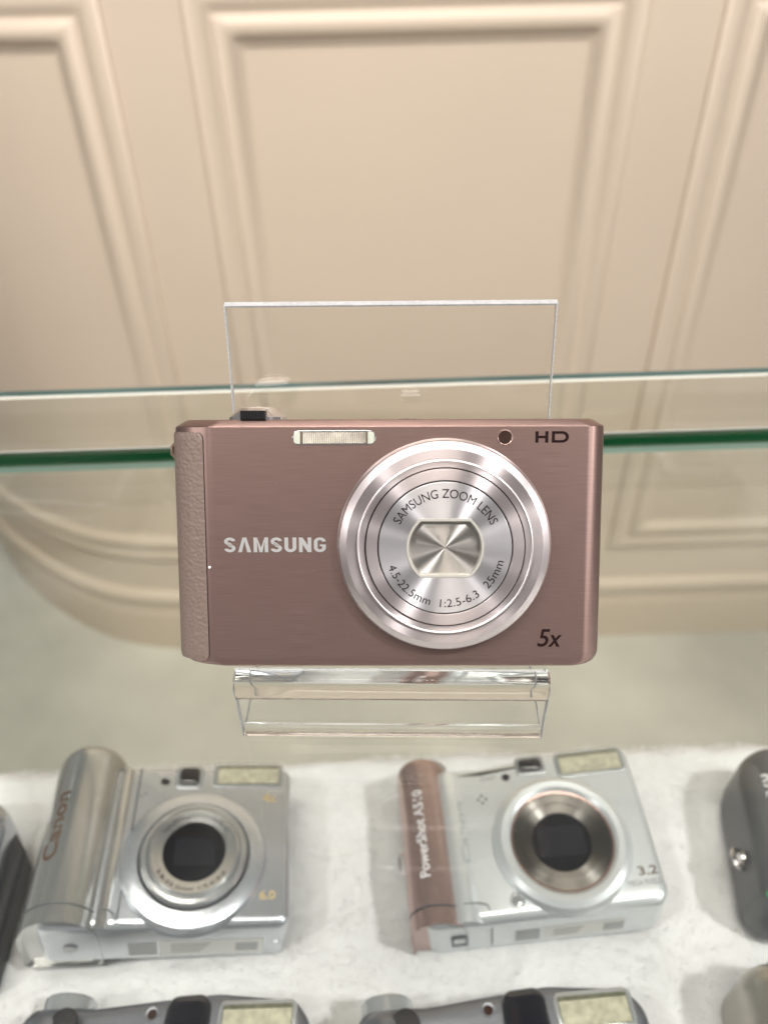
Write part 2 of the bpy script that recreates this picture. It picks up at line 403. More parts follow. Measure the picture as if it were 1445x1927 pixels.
# display case
RC = Matrix.Rotation(rad(.9), 4, 'Z')
case = empty('glass_counter_top', 'thick clear glass counter top with dark green polished back edge', 'glass shelf', mat=Matrix.Translation((0, .2515, 1.1335)) @ RC)
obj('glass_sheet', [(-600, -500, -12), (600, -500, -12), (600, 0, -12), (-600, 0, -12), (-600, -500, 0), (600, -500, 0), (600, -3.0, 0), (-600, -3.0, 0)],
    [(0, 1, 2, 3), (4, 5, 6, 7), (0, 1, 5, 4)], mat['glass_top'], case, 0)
def strip(name, y0, z0, y1, z1, m, parent, x=600): return obj(name, [(-x, y0, z0), (x, y0, z0), (x, y1, z1), (-x, y1, z1)], [(0, 1, 2, 3)], m, parent, 0)
strip('edge_chamfer', -3.0, .03, -2.2, -.1, mat['edge_white'], case)
strip('edge_chamfer', -2.2, -.1, 1.2, -3.4, mat['edge_light'], case)
strip('polished_edge', 1.2, -3.4, 1.2, -9.6, mat['edge_green'], case)
strip('edge_chamfer', 1.2, -9.6, .2, -12, mat['edge_grey'], case)
pane = empty('rear_glass_pane', 'upright glass pane behind the counter top, its top edge a thin dark and white line', 'glass pane', mat=Matrix.Translation((0, .2620, 0)) @ RC)
box('glass_sheet', -600, 0, 0, 600, 6, 1148.4, mat['glass_pane'], pane)
strip('edge_line', 0, 1148.9, 1.5, 1149.3, mat['edge_white'], pane)
strip('edge_line', 1.5, 1149.3, 6, 1149.0, mat['edge_dark'], pane)

# plinth, plush cloth
plinth = box('display_plinth', -.62, -.35, 0, .62, .200, .976, mat['plinth'], scale=1)
tag(plinth, 'white display plinth under the plush cloth', 'plinth')
FZ = .986
def fz(x, y):
    v = Vector((x*22, y*22, 3.1)); a = noise.noise(v)*.0024+noise.noise(v*3.1)*.0014+noise.noise(v*8)*.0008
    return FZ+a
furo = empty('plush_cloth', 'white long-pile plush cloth the lower row of cameras lies on', 'cloth', mat=Matrix.Translation((0, 0, 0)))
nx, ny = 360, 170; V = []; Fc = []
x0, x1, y0, y1 = -.40, .40, -.10, .2105
for j in range(ny+1):
    for i in range(nx+1):
        x = x0+(x1-x0)*i/nx; y = y0+(y1-y0)*j/ny
        yy = y+.0157*x
        edge = max(0, (y-(y1-.012))/.012); z = fz(x, yy)-.010*edge**2
        V.append((x, yy+noise.noise(Vector((x*60, 7, 0)))*.0012*edge, z))
for j in range(ny):
    for i in range(nx): Fc.append((j*(nx+1)+i, j*(nx+1)+i+1, (j+1)*(nx+1)+i+1, (j+1)*(nx+1)+i))
obj('cloth_base', V, Fc, mat['fur'], furo, 80, scale=1)
V = []; Fc = []
for k in range(60000):
    x = random.uniform(-.26, .26); y = random.uniform(.045, y1+.001); yy = y+.0157*x
    z = fz(x, yy)-.010*max(0, (y-(y1-.012))/.012)**2-.0004
    f1 = noise.noise(Vector((x*40, y*40, 9)))*PI*2; a = f1+random.gauss(0, .7); l = random.uniform(.0015, .0038); up = random.uniform(.2, .65)
    d = Vector((math.cos(a), math.sin(a), 0)); s = Vector((-d.y, d.x, 0))*random.uniform(.00006, .00012)
    p = Vector((x, yy, z)); m1 = p+d*l*.45+Vector((0, 0, l*up*.75)); t = p+d*l+Vector((0, 0, l*up))
    b = len(V); V += [tuple(p-s), tuple(p+s), tuple(m1+s*.8), tuple(m1-s*.8), tuple(t)]
    Fc += [(b, b+1, b+2, b+3), (b+3, b+2, b+4)]
fib = obj('pile', V, Fc, mat['pile'], furo, 0, scale=1); fib['kind'] = 'stuff'

# ------------------------------------------------------------------ acrylic stand
SW = 37.25; T2 = .85
stand = empty('acrylic_stand', 'clear acrylic easel stand holding up the pink compact camera', 'display stand',
              mat=Matrix.Translation((.0010, 0, 0)) @ Matrix.Translation((0, .125, 0)) @ Matrix.Rotation(rad(-2.1), 4, 'Z') @ Matrix.Translation((0, -.125, 0)))
def offset_path(pts, d):
    o = []
    for i, p in enumerate(pts):
        a = Vector(pts[max(i-1, 0)]); b = Vector(pts[min(i+1, len(pts)-1)]); p = Vector(p)
        if i == 0: t1 = t2 = (b-p).normalized()
        elif i == len(pts)-1: t1 = t2 = (p-a).normalized()
        else: t1 = (p-a).normalized(); t2 = (b-p).normalized()
        n = Vector((-(t1+t2).y, (t1+t2).x)).normalized(); o.append(tuple(p+n*d/max(.5, n.dot(Vector((-t1.y, t1.x))))))
    return o
def sheet(name, pts, m, ends=False, w=SW, t=T2, sub=1):
    A = offset_path(pts, t); B = offset_path(pts, -t); ring = A+B[::-1]; n = len(ring)
    V = [(-w, y, z) for y, z in ring]+[(w, y, z) for y, z in ring]; Fc = []
    k = len(pts)
    for i in range(n):
        j = (i+1) % n
        if not ends and (i == k-1 or i == n-1): continue
        Fc.append((i, j, n+j, n+i))
    if ends: Fc += [tuple(range(n)), tuple(range(2*n-1, n-1, -1))]
    return obj(name, V, Fc, m, stand, 40)
def arc(cx, cy_, r, a0, a1, n=8): return [(cx+r*math.cos(rad(a0+(a1-a0)*i/n)), cy_+r*math.sin(rad(a0+(a1-a0)*i/n))) for i in range(n+1)]
g = 1133.5
lean = .302
# back plate line: y = 156.0 + (z-1202.3)*.302  (centre line 1 mm behind the camera back edge)
by = lambda z: 156.2+(z-1202.3)*lean
zb = g+T2+.15
ang = math.degrees(math.atan(lean))
led = 1154.6
# rear heel bend between ledge and back plate
hb = arc(by(led+5)-3.0, led+4.6, 4.6, 270, 360-ang, 8)
fb = arc(115.2, led-3.2, 3.2, 180, 90, 8)
bb = arc(115.2-.2, zb+2.6, 3.0, 180, 270, 8)
def rod(name, poly):
    n = len(poly); V = [(-SW, y, z) for y, z in poly]+[(SW, y, z) for y, z in poly]
    Fc = [(i, (i+1) % n, n+(i+1) % n, n+i) for i in range(n)]+[tuple(range(n)), tuple(range(2*n-1, n-1, -1))]
    return obj(name, V, Fc, mat['solid_acrylic'], stand, 40)
sheet('back_plate', [hb[-1], (by(1227.2), 1227.2)], mat['acrylic'])
sheet('back_bend', hb, mat['acrylic_bend'], True)
sheet('ledge', [(118.6, led), (129, led-.3), hb[0]], mat['acrylic'])
rod('front_bend', rpoly([(114.0, led-6.2, 1.2), (116.4, led-6.2, 1.1), (117.6, led-2.6, 1.4), (118.6, led-1.0, .5), (118.6, led+1.1, .5), (114.0, led+1.1, 3.4)], 8))
sheet('front_plate', [(115.0, g+2.6), (115.0, led-6.0)], mat['acrylic'])
rod('base_bend', rpoly([(114.0, g+.1, 1.2), (117.6, g+.1, .3), (117.2, g+2.2, .8), (116.1, g+2.9, .3), (114.0, g+2.9, .3)], 5))
sheet('base_plate', [(117.6, zb+.1), (182, zb-.4)], mat['acrylic'])
def cut(name, pts, x, wd=.16):
    A = offset_path(pts, T2*1.02); B = offset_path(pts, -T2*1.02); ring = A+B[::-1]; n = len(ring)
    V = [(x-wd, y, z) for y, z in ring]+[(x+wd, y, z) for y, z in ring]
    Fc = [(i, (i+1) % n, n+(i+1) % n, n+i) for i in range(n)]
    k = len(pts)
    for q in range(k-1):
        a, b, c, d = q, q+1, n-2-q, n-1-q
        Fc += [(a, b, c, d), (n+a, n+d, n+c, n+b)]
    return obj(name, V, Fc, mat['acrylic_cut'], stand, 0)
# saw-toothed side cuts of the back plate
for sx in (-1, 1):
    z = hb[-1][1]; V = []; Fc = []; k = 0
    zz = [hb[-1][1]+i*.55 for i in range(int((1227.2-hb[-1][1])/.55)+1)]
    for i, z in enumerate(zz):
        d = .04 if i % 2 else .24
        V += [(sx*SW+sx*d, by(z)-T2*1.02, z), (sx*SW+sx*d, by(z)+T2*1.02, z), (sx*(SW-.12), by(z)+T2*1.02, z), (sx*(SW-.12), by(z)-T2*1.02, z)]
    for i in range(len(zz)-1):
        b = i*4
        for q in range(4): Fc.append((b+q, b+(q+1) % 4, b+4+(q+1) % 4, b+4+q))
    obj('cut_edge', V, Fc, mat['acrylic_cut'], stand, 0)
    cut('cut_edge', [(115.0, g+.3), (115.0, led-1)], sx*(SW+.1), .1)
    cut('cut_edge', [(117.6, zb+.1), (182, zb-.4)], sx*(SW+.1), .06)
zt = 1227.2
obj('cut_edge', [(-SW-.2, by(zt)-T2, zt), (SW+.2, by(zt)-T2, zt), (SW+.2, by(zt)+T2, zt+.2), (-SW-.2, by(zt)+T2, zt+.2),
                 (-SW-.2, by(zt)-T2, zt-.35), (SW+.2, by(zt)-T2, zt-.35), (SW+.2, by(zt)+T2, zt-.1), (-SW-.2, by(zt)+T2, zt-.1)],
    [(0, 1, 2, 3), (4, 5, 1, 0), (7, 6, 5, 4), (3, 2, 6, 7), (0, 3, 7, 4), (1, 2, 6, 5)], mat['acrylic_cut'], stand, 0)

# ------------------------------------------------------------------ pink camera
def pose(c, yaw, lean_, rl):
    return Matrix.Translation(c) @ Matrix.Rotation(rad(yaw), 4, 'Z') @ Matrix.Rotation(PI/2-rad(lean_), 4, 'X') @ Matrix.Rotation(rad(rl), 4, 'Z')
pc = empty('pink_camera', 'pink brushed-metal compact camera standing on the clear acrylic stand, five-times zoom lens closed', 'camera',
           mat=pose((.00081, .12553, 1.18837), -.65, 32.5, -.82))
W2, H2, D = 47.2, 27.33, 17.0
def body_plan():
    o = []
    o += [(42.6, 0), (43.0, -.02), (43.4, -.09), (43.8, -.21), (44.2, -.38), (44.8, -.68), (45.4, -1.08), (46.0, -1.62), (46.5, -2.25), (46.9, -3.0), (47.12, -3.8), (W2, -4.6)]
    for k in range(7): a = PI/2*k/6; o.append((W2-3+3*math.cos(a), -D+3-3*math.sin(a)))
    for k in range(7): a = PI/2*k/6; o.append((-W2+3-3*math.sin(a), -D+3-3*math.cos(a)))
    o += [(-W2, -6.2), (-47.1, -5.2), (-46.8, -4.4), (-46.2, -3.55), (-45.4, -2.8), (-44.4, -2.15), (-43.2, -1.55), (-42.0, -1.1), (-41.0, -.76), (-40.2, -.50), (-39.7, -.34), (-39.3, -.22), (-38.9, -.12), (-38.5, -.05), (-38.0, -.01), (-37.5, 0)]
    return o
BPn = body_plan()
def sc(poly, dx, dz): return [(x*(W2-dx)/W2, (z+D/2)*(D/2-dz)/(D/2)-D/2) for x, z in poly]
lev = [(-27.33, 3.2, 1.1), (-27.25, 2.6, .6), (-26.95, 1.7, .28), (-26.4, .9, .1), (-25.6, .35, .02), (-24.6, 0, 0), (25.2, 0, 0), (25.75, .08, .02), (26.0, .3, .16), (27.1, 2.2, 1.15), (27.3, 2.6, 1.5), (27.36, 3.2, 2.2)]
rings = [[(x, y, z) for x, z in sc(BPn, dx, dz)] for y, dx, dz in lev]
obj('body', *loft(rings), mat['pink'], pc, 13)
# grip pad wrapped round the left side
def grip_pad():
    raw = [(-39.9, -.40), (-40.2, -.50), (-41.0, -.76), (-42.0, -1.1), (-43.2, -1.55), (-44.4, -2.15), (-45.4, -2.8), (-46.2, -3.55), (-46.8, -4.4), (-47.1, -5.2), (-W2, -6.2), (-W2, -8), (-W2, -11), (-W2, -13.5)]
    den = []
    for a, b in zip(raw, raw[1:]): den += [(a[0]+(b[0]-a[0])*q/4, a[1]+(b[1]-a[1])*q/4) for q in range(4)]
    den.append(raw[-1]); path = []
    for i, p in enumerate(den):
        a = den[max(0, i-3)]; b = den[min(len(den)-1, i+3)]; t = Vector((b[0]-a[0], b[1]-a[1])).normalized()
        path.append((p[0], p[1], -t.y, -t.x))
    V = []; Fc = []; ny_ = 60; cols = len(path); L0 = 0
    lens = [0]
    for a, b in zip(path, path[1:]): lens.append(lens[-1]+math.hypot(b[0]-a[0], b[1]-a[1]))
    for i, (x, z, nx_, nz_) in enumerate(path):
        s = lens[i]; cut_ = 1.6-math.sqrt(max(0, 1.6**2-max(0, 1.6-s)**2)) if s < 1.6 else 0
        if s == 0: cut_ = 1.6
        ya, yb = -26.0+cut_*.9, 24.7-cut_
        for j in range(ny_+1):
            y = ya+(yb-ya)*j/ny_
            e_ = min(s+.08, (y-ya)+.08, (yb-y)+.08, .5)/.5; hgt = .38*math.sqrt(max(0, 1-(1-e_)**2))
            V.append((x-nx_*hgt, y, z+nz_*hgt+.02))
    for i in range(cols-1):
        for j in range(ny_): Fc.append((i*(ny_+1)+j, i*(ny_+1)+j+1, (i+1)*(ny_+1)+j+1, (i+1)*(ny_+1)+j))
    return obj('grip_pad', V, Fc, mat['grip'], pc, 60)
grip_pad()
# flash window
fl = prism('flash_window', rect(-20.6, 21.85, -2.7, 25.0, 1.57), -.3, .10, mat['chrome'], pc, .1, 0, 2)
prism('reflector', rect(-20.25, 22.15, -3.05, 24.7, 1.27), .05, .14, mat['flash_in'], fl, 0, 0)
prism('prism_end', rpoly([(-20.3, 22.15, 1.2), (-18.9, 22.15, 0), (-18.9, 24.7, 0), (-20.3, 24.7, 1.2)]), .1, .24, mat['flash_bright'], fl, .06)
prism('prism_end', rpoly([(-4.4, 22.15, 0), (-3.0, 22.15, 1.2), (-3.0, 24.7, 1.2), (-4.4, 24.7, 0)]), .1, .24, mat['flash_bright'], fl, .06)
prism('divider', rect(-18.9, 22.2, -18.5, 24.65), .1, .20, mat['lug'], fl); prism('divider', rect(-4.8, 22.2, -4.4, 24.65), .1, .20, mat['lug'], fl)
V = []; Fc = []
for i in range(34):
    x = -18.4+i*.4; b = len(V); V += [(x, 22.25, .15), (x+.4, 22.25, .15), (x+.4, 24.6, .15), (x, 24.6, .15), (x+.2, 22.25, .28), (x+.2, 24.6, .28)]
    Fc += [(b, b+4, b+5, b+3), (b+4, b+1, b+2, b+5), (b, b+1, b+4), (b+3, b+5, b+2)]
mat['ridge'] = pbr('flash_ridges', (.55, .50, .42), .5, .2, var=.3, vscale=300, trans=.3)
obj('ridged_lens', V, Fc, mat['ridge'], fl, 0)
# focus lamp
af = lathe('focus_lamp', [(1.72, -.05), (1.70, .05), (1.55, .09), (1.45, .04)], mat['pink_top'], pc, (25.0, 23.4, 0), 40)
lathe('lamp_lens', [(1.45, .03), (1.1, .10), (.6, .14), (1e-7, .15)], mat['amber'], af, seg=40)
# printed words
def strokes(list_, z):
    V = []; Fc = []
    for poly in list_:
        b = len(V); V += [(x, y, z) for x, y in poly]; Fc.append(tuple(range(b, b+len(poly))))
    return V, Fc
def ring_part(cx, cy_, rx, ry, tx, ty, a0, a1, n=14):
    o = [(cx+rx*math.cos(rad(a0+(a1-a0)*i/n)), cy_+ry*math.sin(rad(a0+(a1-a0)*i/n))) for i in range(n+1)]
    q = [(cx+(rx-tx)*math.cos(rad(a0+(a1-a0)*i/n)), cy_+(ry-ty)*math.sin(rad(a0+(a1-a0)*i/n))) for i in range(n+1)]
    return [[o[i], o[i+1], q[i+1], q[i]] for i in range(n)]
def R_(x0, y0, x1, y1): return [(x0, y0), (x1, y0), (x1, y1), (x0, y1)]
bx, by_, hh, tk = 31.5, 22.25, 2.45, .62
P = [R_(bx, by_, bx+.68, by_+hh), R_(bx+.68, by_+.93, bx+2.1, by_+.93+.56), R_(bx+2.1, by_, bx+2.78, by_+hh),
     R_(bx+3.5, by_, bx+4.18, by_+hh), R_(bx+4.18, by_, bx+5.75, by_+.55), R_(bx+4.18, by_+hh-.55, bx+5.75, by_+hh)]
P += ring_part(bx+5.75, by_+hh/2, 1.42, hh/2, .68, .55, -90, 90)
flat('printed_word', *strokes(P, .035), mat['ink'], pc)
text('printed_word', '5', mat['ink'], pc, 32.7, -22.75, 35.0, -18.75, .035, .012, shear=.2)
text('printed_word', 'x', mat['ink'], pc, 35.15, -22.75, 37.75, -20.1, .035, .02, shear=.2)
# raised maker's name: heavy capitals, the second letter without its bar
def heavy(x, ch, h=3.25):
    k = h; P = []
    if ch == 'S':
        w_ = 2.35; t_ = .78
        P += ring_part(x+w_/2, h*.735, w_/2, h*.265, .74, .60, 8, 90+180, 16)
        P += ring_part(x+w_/2, h*.265, w_/2, h*.265, .74, .60, 90, -180+8, 16)
        P += [[(x+.42, h*.56), (x+w_*.46, h*.36), (x+w_-.42, h*.44), (x+w_*.54, h*.64)]]
        return P, w_
    if ch == 'A':
        w_ = 2.75; t_ = .82
        return [[(x, 0), (x+t_, 0), (x+w_/2+.02, h*.80), (x+w_/2+.40, h), (x+w_/2-.40, h)], [(x+w_-t_, 0), (x+w_, 0), (x+w_/2+.40, h), (x+w_/2-.02, h*.80)]], w_
    if ch == 'M':
        w_ = 3.05; t_ = .74
        return [R_(x, 0, x+t_, h), R_(x+w_-t_, 0, x+w_, h), [(x+t_, h), (x+t_*.8, h), (x+w_/2-.32, 0), (x+w_/2, 0), (x+w_/2, h*.30)], [(x+w_/2, h*.30), (x+w_/2, 0), (x+w_/2+.32, 0), (x+w_-t_*.8, h), (x+w_-t_, h)]], w_
    if ch == 'U':
        w_ = 2.5
        return [R_(x, h*.32, x+.8, h), R_(x+w_-.8, h*.32, x+w_, h)]+ring_part(x+w_/2, h*.32, w_/2, h*.32, .8, .62, 180, 360), w_
    if ch == 'N':
        w_ = 2.6; t_ = .76
        return [R_(x, 0, x+t_, h), R_(x+w_-t_, 0, x+w_, h), [(x+t_, h), (x+t_, h*.52), (x+w_-t_, 0), (x+w_-t_, h*.48)]], w_
    if ch == 'G':
        w_ = 2.5
        return ring_part(x+w_/2, h*.70, w_/2, h*.30, .78, .60, 5, 180)+ring_part(x+w_/2, h*.30, w_/2, h*.30, .78, .60, 180, 360)+[R_(x, h*.3, x+.78, h*.7), R_(x+w_-.78, h*.3, x+w_, h*.52), R_(x+w_*.5, h*.40, x+w_-.78, h*.52)], w_
P = []; x = 0
for ch in 'SAMSUNG':
    q, w_ = heavy(x, ch); P += q; x += w_+.52
tot = x-.52
P = [[(a*22.2/tot-35.85, b-1.45) for a, b in p] for p in P]
V = []; Fc = []
for poly in P:
    n = len(poly); b = len(V); V += [(a, c, .09) for a, c in poly]+[(a, c, 0) for a, c in poly]
    Fc.append(tuple(range(b, b+n))); Fc += [(b+i, b+(i+1) % n, b+n+(i+1) % n, b+n+i) for i in range(n)]
obj('name_plate_letters', V, Fc, mat['logo'], pc, 0)
lathe('dust_speck', [(.32, -.02), (.25, .15), (1e-7, .22)], mat['dust'], pc, (-39.2, -4.8, .0), 12)
V = []; Fc = []
for k in range(46):
    x = random.uniform(-37, 42); y = random.uniform(-25, 25); q = random.uniform(.03, .075); b = len(V); a = random.uniform(0, 3)
    if math.hypot(x-12, y) < 24: continue
    V += [(x+q*math.cos(a+i*PI/2)*(2.2 if i % 2 and k % 4 == 0 else 1), y+q*math.sin(a+i*PI/2), .03) for i in range(4)]; Fc.append((b, b+1, b+2, b+3))
mat['lint'] = pbr('lint', (.42, .36, .33), 0, .8)
flat('dust', V, Fc, mat['lint'], pc)['kind'] = 'stuff'
# lens: spun outer ring and barrel
LC = (12.0, .15, 0)
lr = lathe('lens_ring', [(23.05, -.2), (23.2, .3), (23.0, 1.6), (22.8, 2.2)], mat['ring'], pc, LC)
lathe('ring_chamfer', [(22.8, 2.2), (22.5, 2.7), (21.1, 3.5), (21.0, 3.55)], mat['ring_edge'], lr)
lathe('ring_face', [(21.0, 3.55), (20.5, 3.62), (19.2, 3.70), (18.9, 3.72)], mat['ring'], lr)
lathe('ring_step', [(18.9, 3.72), (18.75, 4.2), (18.5, 4.32), (18.3, 4.2)], mat['ring_edge'], lr)
lathe('ring_inner', [(18.3, 4.2), (17.9, 4.1), (17.15, 4.15), (17.1, 4.0), (17.1, 2)], mat['ring'], lr)
lathe('ring_gap', [(17.1, 3.2), (16.8, 3.2)], mat['black'], lr)
lb = lathe('lens_barrel', [(16.82, 2), (16.82, 4.45), (16.7, 4.62), (16.3, 4.66), (14.5, 4.70), (14.4, 4.6), (14.4, 3.5)], mat['ring'], pc, LC)
lathe('ring_gap', [(14.4, 4.0), (14.1, 4.0)], mat['black'], lb)
def stad(r, c):
    return lambda a: min(r, c/max(1e-6, abs(math.sin(a))))
def sloft(name, rr, m, parent, seg=256, cap=False, smooth=25, loc=(0, 0, 0)):
    V = []; Fc = []; n = len(rr)
    for i in range(seg):
        a = 2*PI*i/seg
        for f_, z in rr: r = f_(a) if callable(f_) else f_; V.append((r*math.cos(a), r*math.sin(a), z))
    for i in range(seg):
        j = (i+1) % seg
        for k in range(n-1): Fc.append((i*n+k, j*n+k, j*n+k+1, i*n+k+1))
    if cap:
        b = len(V); V.append((0, 0, rr[-1][1]))
        for i in range(seg): Fc.append((i*n+n-1, ((i+1) % seg)*n+n-1, b))
    o = obj(name, V, Fc, m, parent, smooth); o.location = Vector(loc)*.001; return o
sloft('lens_face', [(14.1, 3.8), (14.1, 4.72), (13.95, 4.82), (stad(8.25, 6.35), 4.84)], mat['disc'], lb)
sloft('shutter_rim', [(stad(8.25, 6.35), 4.84), (stad(8.15, 6.25), 4.98), (stad(7.75, 5.8), 4.96), (stad(7.55, 5.55), 4.5), (stad(7.5, 5.5), 3.9)], mat['rim'], lb)
sloft('lens_shutter', [(stad(7.5, 5.5), 3.9), (1.0, 3.93)], mat['shutter'], lb, cap=True, smooth=80)
obj('blade_seam', [(-6.9, 3.05, 3.96), (-6.85, 3.15, 3.96), (0, .06, 3.97), (6.5, -3.2, 3.96), (6.45, -3.3, 3.96), (0, -.03, 3.97)], [(0, 1, 2, 5), (5, 2, 3, 4)], mat['lug'], lb, 0)
g1 = arc_text_geo('SAMSUNG ZOOM LENS', 10.75, 90+62, 90-63, 1.95, 4.88, True, .0)
g2 = arc_text_geo('4.5-22.5mm', 12.75, 270-72, 270-15, 1.8, 4.88, False)
g3 = arc_text_geo('1:2.5-6.3', 12.75, 270-5, 270+36, 1.8, 4.88, False)
g4 = arc_text_geo('25mm', 12.75, 270+46, 270+77, 1.8, 4.88, False)
o = flat('lens_lettering', *join([g1, g2, g3, g4]), mat['ink_lens'], lb)
# top plate pieces
dial = lathe('zoom_dial', [(6.5, 0), (6.4, .6), (4.6, 2.6), (4.2, 2.85), (3.9, 2.75), (1e-7, 2.7)], mat['chrome'], pc, (-29.2, 27.3, -8.2), 64)
dial.rotation_euler = (-PI/2, 0, 0)
dl = dial
V = []; Fc = []
for i in range(11):
    x = -2.6+i*.5; b = len(V)
    for (xx, zz) in ((0, 0), (.32, 0), (.32, 1.5), (0, 1.5)): V += [(x+xx, -5.2, .1+zz*1.25), (x+xx, -7.5, .1+zz*1.25)]
    Fc += [(b, b+2, b+3, b+1), (b+2, b+4, b+5, b+3), (b+4, b+6, b+7, b+5), (b+6, b, b+1, b+7), (b+1, b+3, b+5, b+7), (b, b+6, b+4, b+2)]
kn = obj('zoom_lever', V, Fc, mat['knurl'], dial, 0)
kb = box('lever_block', -2.7, -7.15, .05, 2.75, -4.5, 1.85, mat['knurl'], dial)
b_ = lathe('power_button', [(3.1, 0), (3.0, .15), (2.6, .32), (2.3, .22), (1e-7, .2)], mat['chrome'], pc, (5.0, 27.34, -8.5), 48); b_.rotation_euler = (-PI/2, 0, 0)
tube('strap_lug', [(-46.8, 22.6, -10), (-48.3, 22.3, -10), (-49.3, 21.2, -10), (-49.3, 19.6, -10), (-48.3, 18.5, -10), (-46.8, 18.2, -10)], .45, mat['lug'], pc)

# ------------------------------------------------------------------ lower row: silver camera with long round grip
def flat_pose(c, ax, ayy, az, lx, T):
    R3 = Matrix.Rotation(rad(az), 4, 'Z') @ Matrix.Rotation(rad(ayy), 4, 'Y') @ Matrix.Rotation(rad(ax), 4, 'X')
    return Matrix.Translation(Vector(c)*.001) @ R3 @ Matrix.Translation((-lx*.001, 0, -T*.001))
def half_grip(name, x0, x1, ya, yb, zc, zf, m, parent, dome=5, n=20, back=0, taper=0):
    """half-round grip standing proud of the body, rounded at both ends"""
    cx = (x0+x1)/2; rx = (x1-x0)/2
    def ring(y, k, sh=0):
        o = [(cx+rx*k, back), ]
        o = []
        for i in range(n+1):
            a = PI*i/n; o.append((cx+rx*k*math.cos(a), zc+(zf-zc)*k*math.sin(a)))
        o += [(cx-rx*k, back+2), (cx-rx*k+2*k, back), (cx+rx*k-2*k, back), (cx+rx*k, back+2)]
        return [(x, y, z) for x, z in o]
    rings = []
    for k in range(6): a = PI/2*k/5; rings.append(ring(ya+1.6*(1-math.sin(a)), .90+.10*math.sin(a) if k else .88))
    for k in range(8): a = PI/2*k/7; rings.append(ring(yb-dome+dome*math.sin(a), max(.35, math.cos(a)**.7) if k else 1))
    return obj(name, *loft(rings), m, parent, 40)
def flash(parent, x0, y0, x1, y1, z, frame_m, r=1.5, tilt=0):
    f_ = prism('flash_window', rect(x0, y0, x1, y1, r), z-1, z+.35, frame_m, parent, .3, 0, 3)
    a0, b0, a1, b1 = x0+1.5, y0+1.3, x1-1.5, y1-1.3
    prism('reflector', rect(a0, b0, a1, b1, .7), z+.2, z+.42, mat['flash_back'], f_, .1)
    V = []; Fc = []; n_ = 30; w_ = (a1-a0-.6)/n_; yt = b1-(b1-b0)*.16
    for i in range(n_):
        x = a0+.3+i*w_; b = len(V)
        V += [(x, b0+.3, z+.45), (x+w_, b0+.3, z+.45), (x+w_, yt, z+.45), (x, yt, z+.45), (x+w_/2, b0+.3, z+.72), (x+w_/2, yt, z+.72)]
        Fc += [(b, b+4, b+5, b+3), (b+4, b+1, b+2, b+5), (b, b+1, b+4), (b+3, b+5, b+2)]
    obj('ribbed_lens', V, Fc, mat['flash_yellow'], f_, 0)
    return f_
def finder(parent, x0, y0, x1, y1, z, frame_m, r=1.6, fr=1.0):
    f_ = prism('viewfinder_window', rect(x0, y0, x1, y1, r), z-1, z+.5, frame_m, parent, .4, 0, 3)
    if fr: prism('window_glass', rect(x0+fr, y0+fr, x1-fr, y1-fr, max(.6, r-.4)), z+.2, z+1.7, mat['blackglass'], f_, 1.5)
    return f_
T = 30
sv = empty('silver_camera', 'silver camera with fat round grip on white plush, left of the rose-gripped one', 'camera', 'cameras lying on the plush cloth',
           mat=flat_pose((-71.4, 149.5, 1018.9), .8, 9.5, 4.3, 10, T))
bo = prism('body', rpoly([(-46, -31.3, 6), (42.6, -31.3, 3.5), (42.6, 31.2, 4), (-20, 31.0, 1.5), (-27, 31.0, 2), (-46, 31, 8)]), 2, T, mat['silver'], sv, 3.0, 3, 6)
gr = half_grip('grip', -50.5, -23.2, -31.6, 41.0, 20, 37.5, mat['silver_warm'], sv, dome=9)
half_grip('grip_shoulder', -27, -17.5, -31.2, 31.4, 18, T+1.6, mat['silver_warm'], sv, dome=2)
prism('grip_seam', rect(-17.6, -29, -17.0, 30.6), T-.1, T+.12, mat['gap'], sv)
tube('door_seam', [(-36.85+13.75*math.cos(rad(180-a)), -25.5, 20+17.6*math.sin(rad(a))) for a in range(0, 155, 7)]+[(-22.2, -25.5, T+1.75), (-20, -25.8, T+1.5), (-18.4, -27, T+1.2), (-18, -29.4, T), (-12, -29.9, T-.2)], .22, mat['gap'], sv, 6)
wheel = lathe('mode_dial', [(9.5, 0), (9.5, 3.2), (8.8, 3.8), (1e-7, 3.8)], mat['silver_warm'], sv, (-36, 31.5, 17), 48); wheel.rotation_euler = (-PI/2, 0, 0)
LZ = T
lathe('shutter_button', [(3.2, 0), (3.0, 1.8), (2.2, 2.6), (1e-7, 2.8)], mat['chrome'], sv, (-37.5, 37.5, 22), 32).rotation_euler = (-PI/2, 0, 0)
ls = lathe('lens_housing', [(27.5, -1.5), (26.8, .2), (25.5, 1.6), (23, 2.6), (20.5, 2.9), (20.0, 2.2), (19.6, 1)], mat['silver'], sv, (7.0, -7.0, LZ), 96)
lathe('barrel_ring', [(19.4, 1), (19.3, 4.2), (18.6, 5.0), (17.4, 5.2), (16.6, 4.6)], mat['lens_ring'], ls)
lathe('barrel_ring', [(16.6, 4.6), (16.4, 5.8), (15.6, 6.3), (11.4, 5.6), (11.2, 4.8)], mat['silver_warm'], ls)
lathe('lens_cover', [(11.3, 4.9), (9, 5.0), (1e-7, 5.1)], mat['lens_black'], ls)
prism('cover_blade', rect(-7.2, -5.2, 7.4, 5.4, 1.2), 5.15, 5.25, mat['lens_win'], ls)
g1 = arc_text_geo('CANON ZOOM LENS 4x', 12.9, 150, 32, 1.4, 6.2, True); g2 = arc_text_geo('5.8-23.2mm 1:2.6-5.5', 14.6, 210, 325, 1.3, 6.3, False)
flat('lens_lettering', *join([g1, g2]), mat['ink_lens'], ls)
finder(sv, -3.6, 21.4, 7.6, 32.2, T, mat['clear_frame'], 2.4, 1.5)
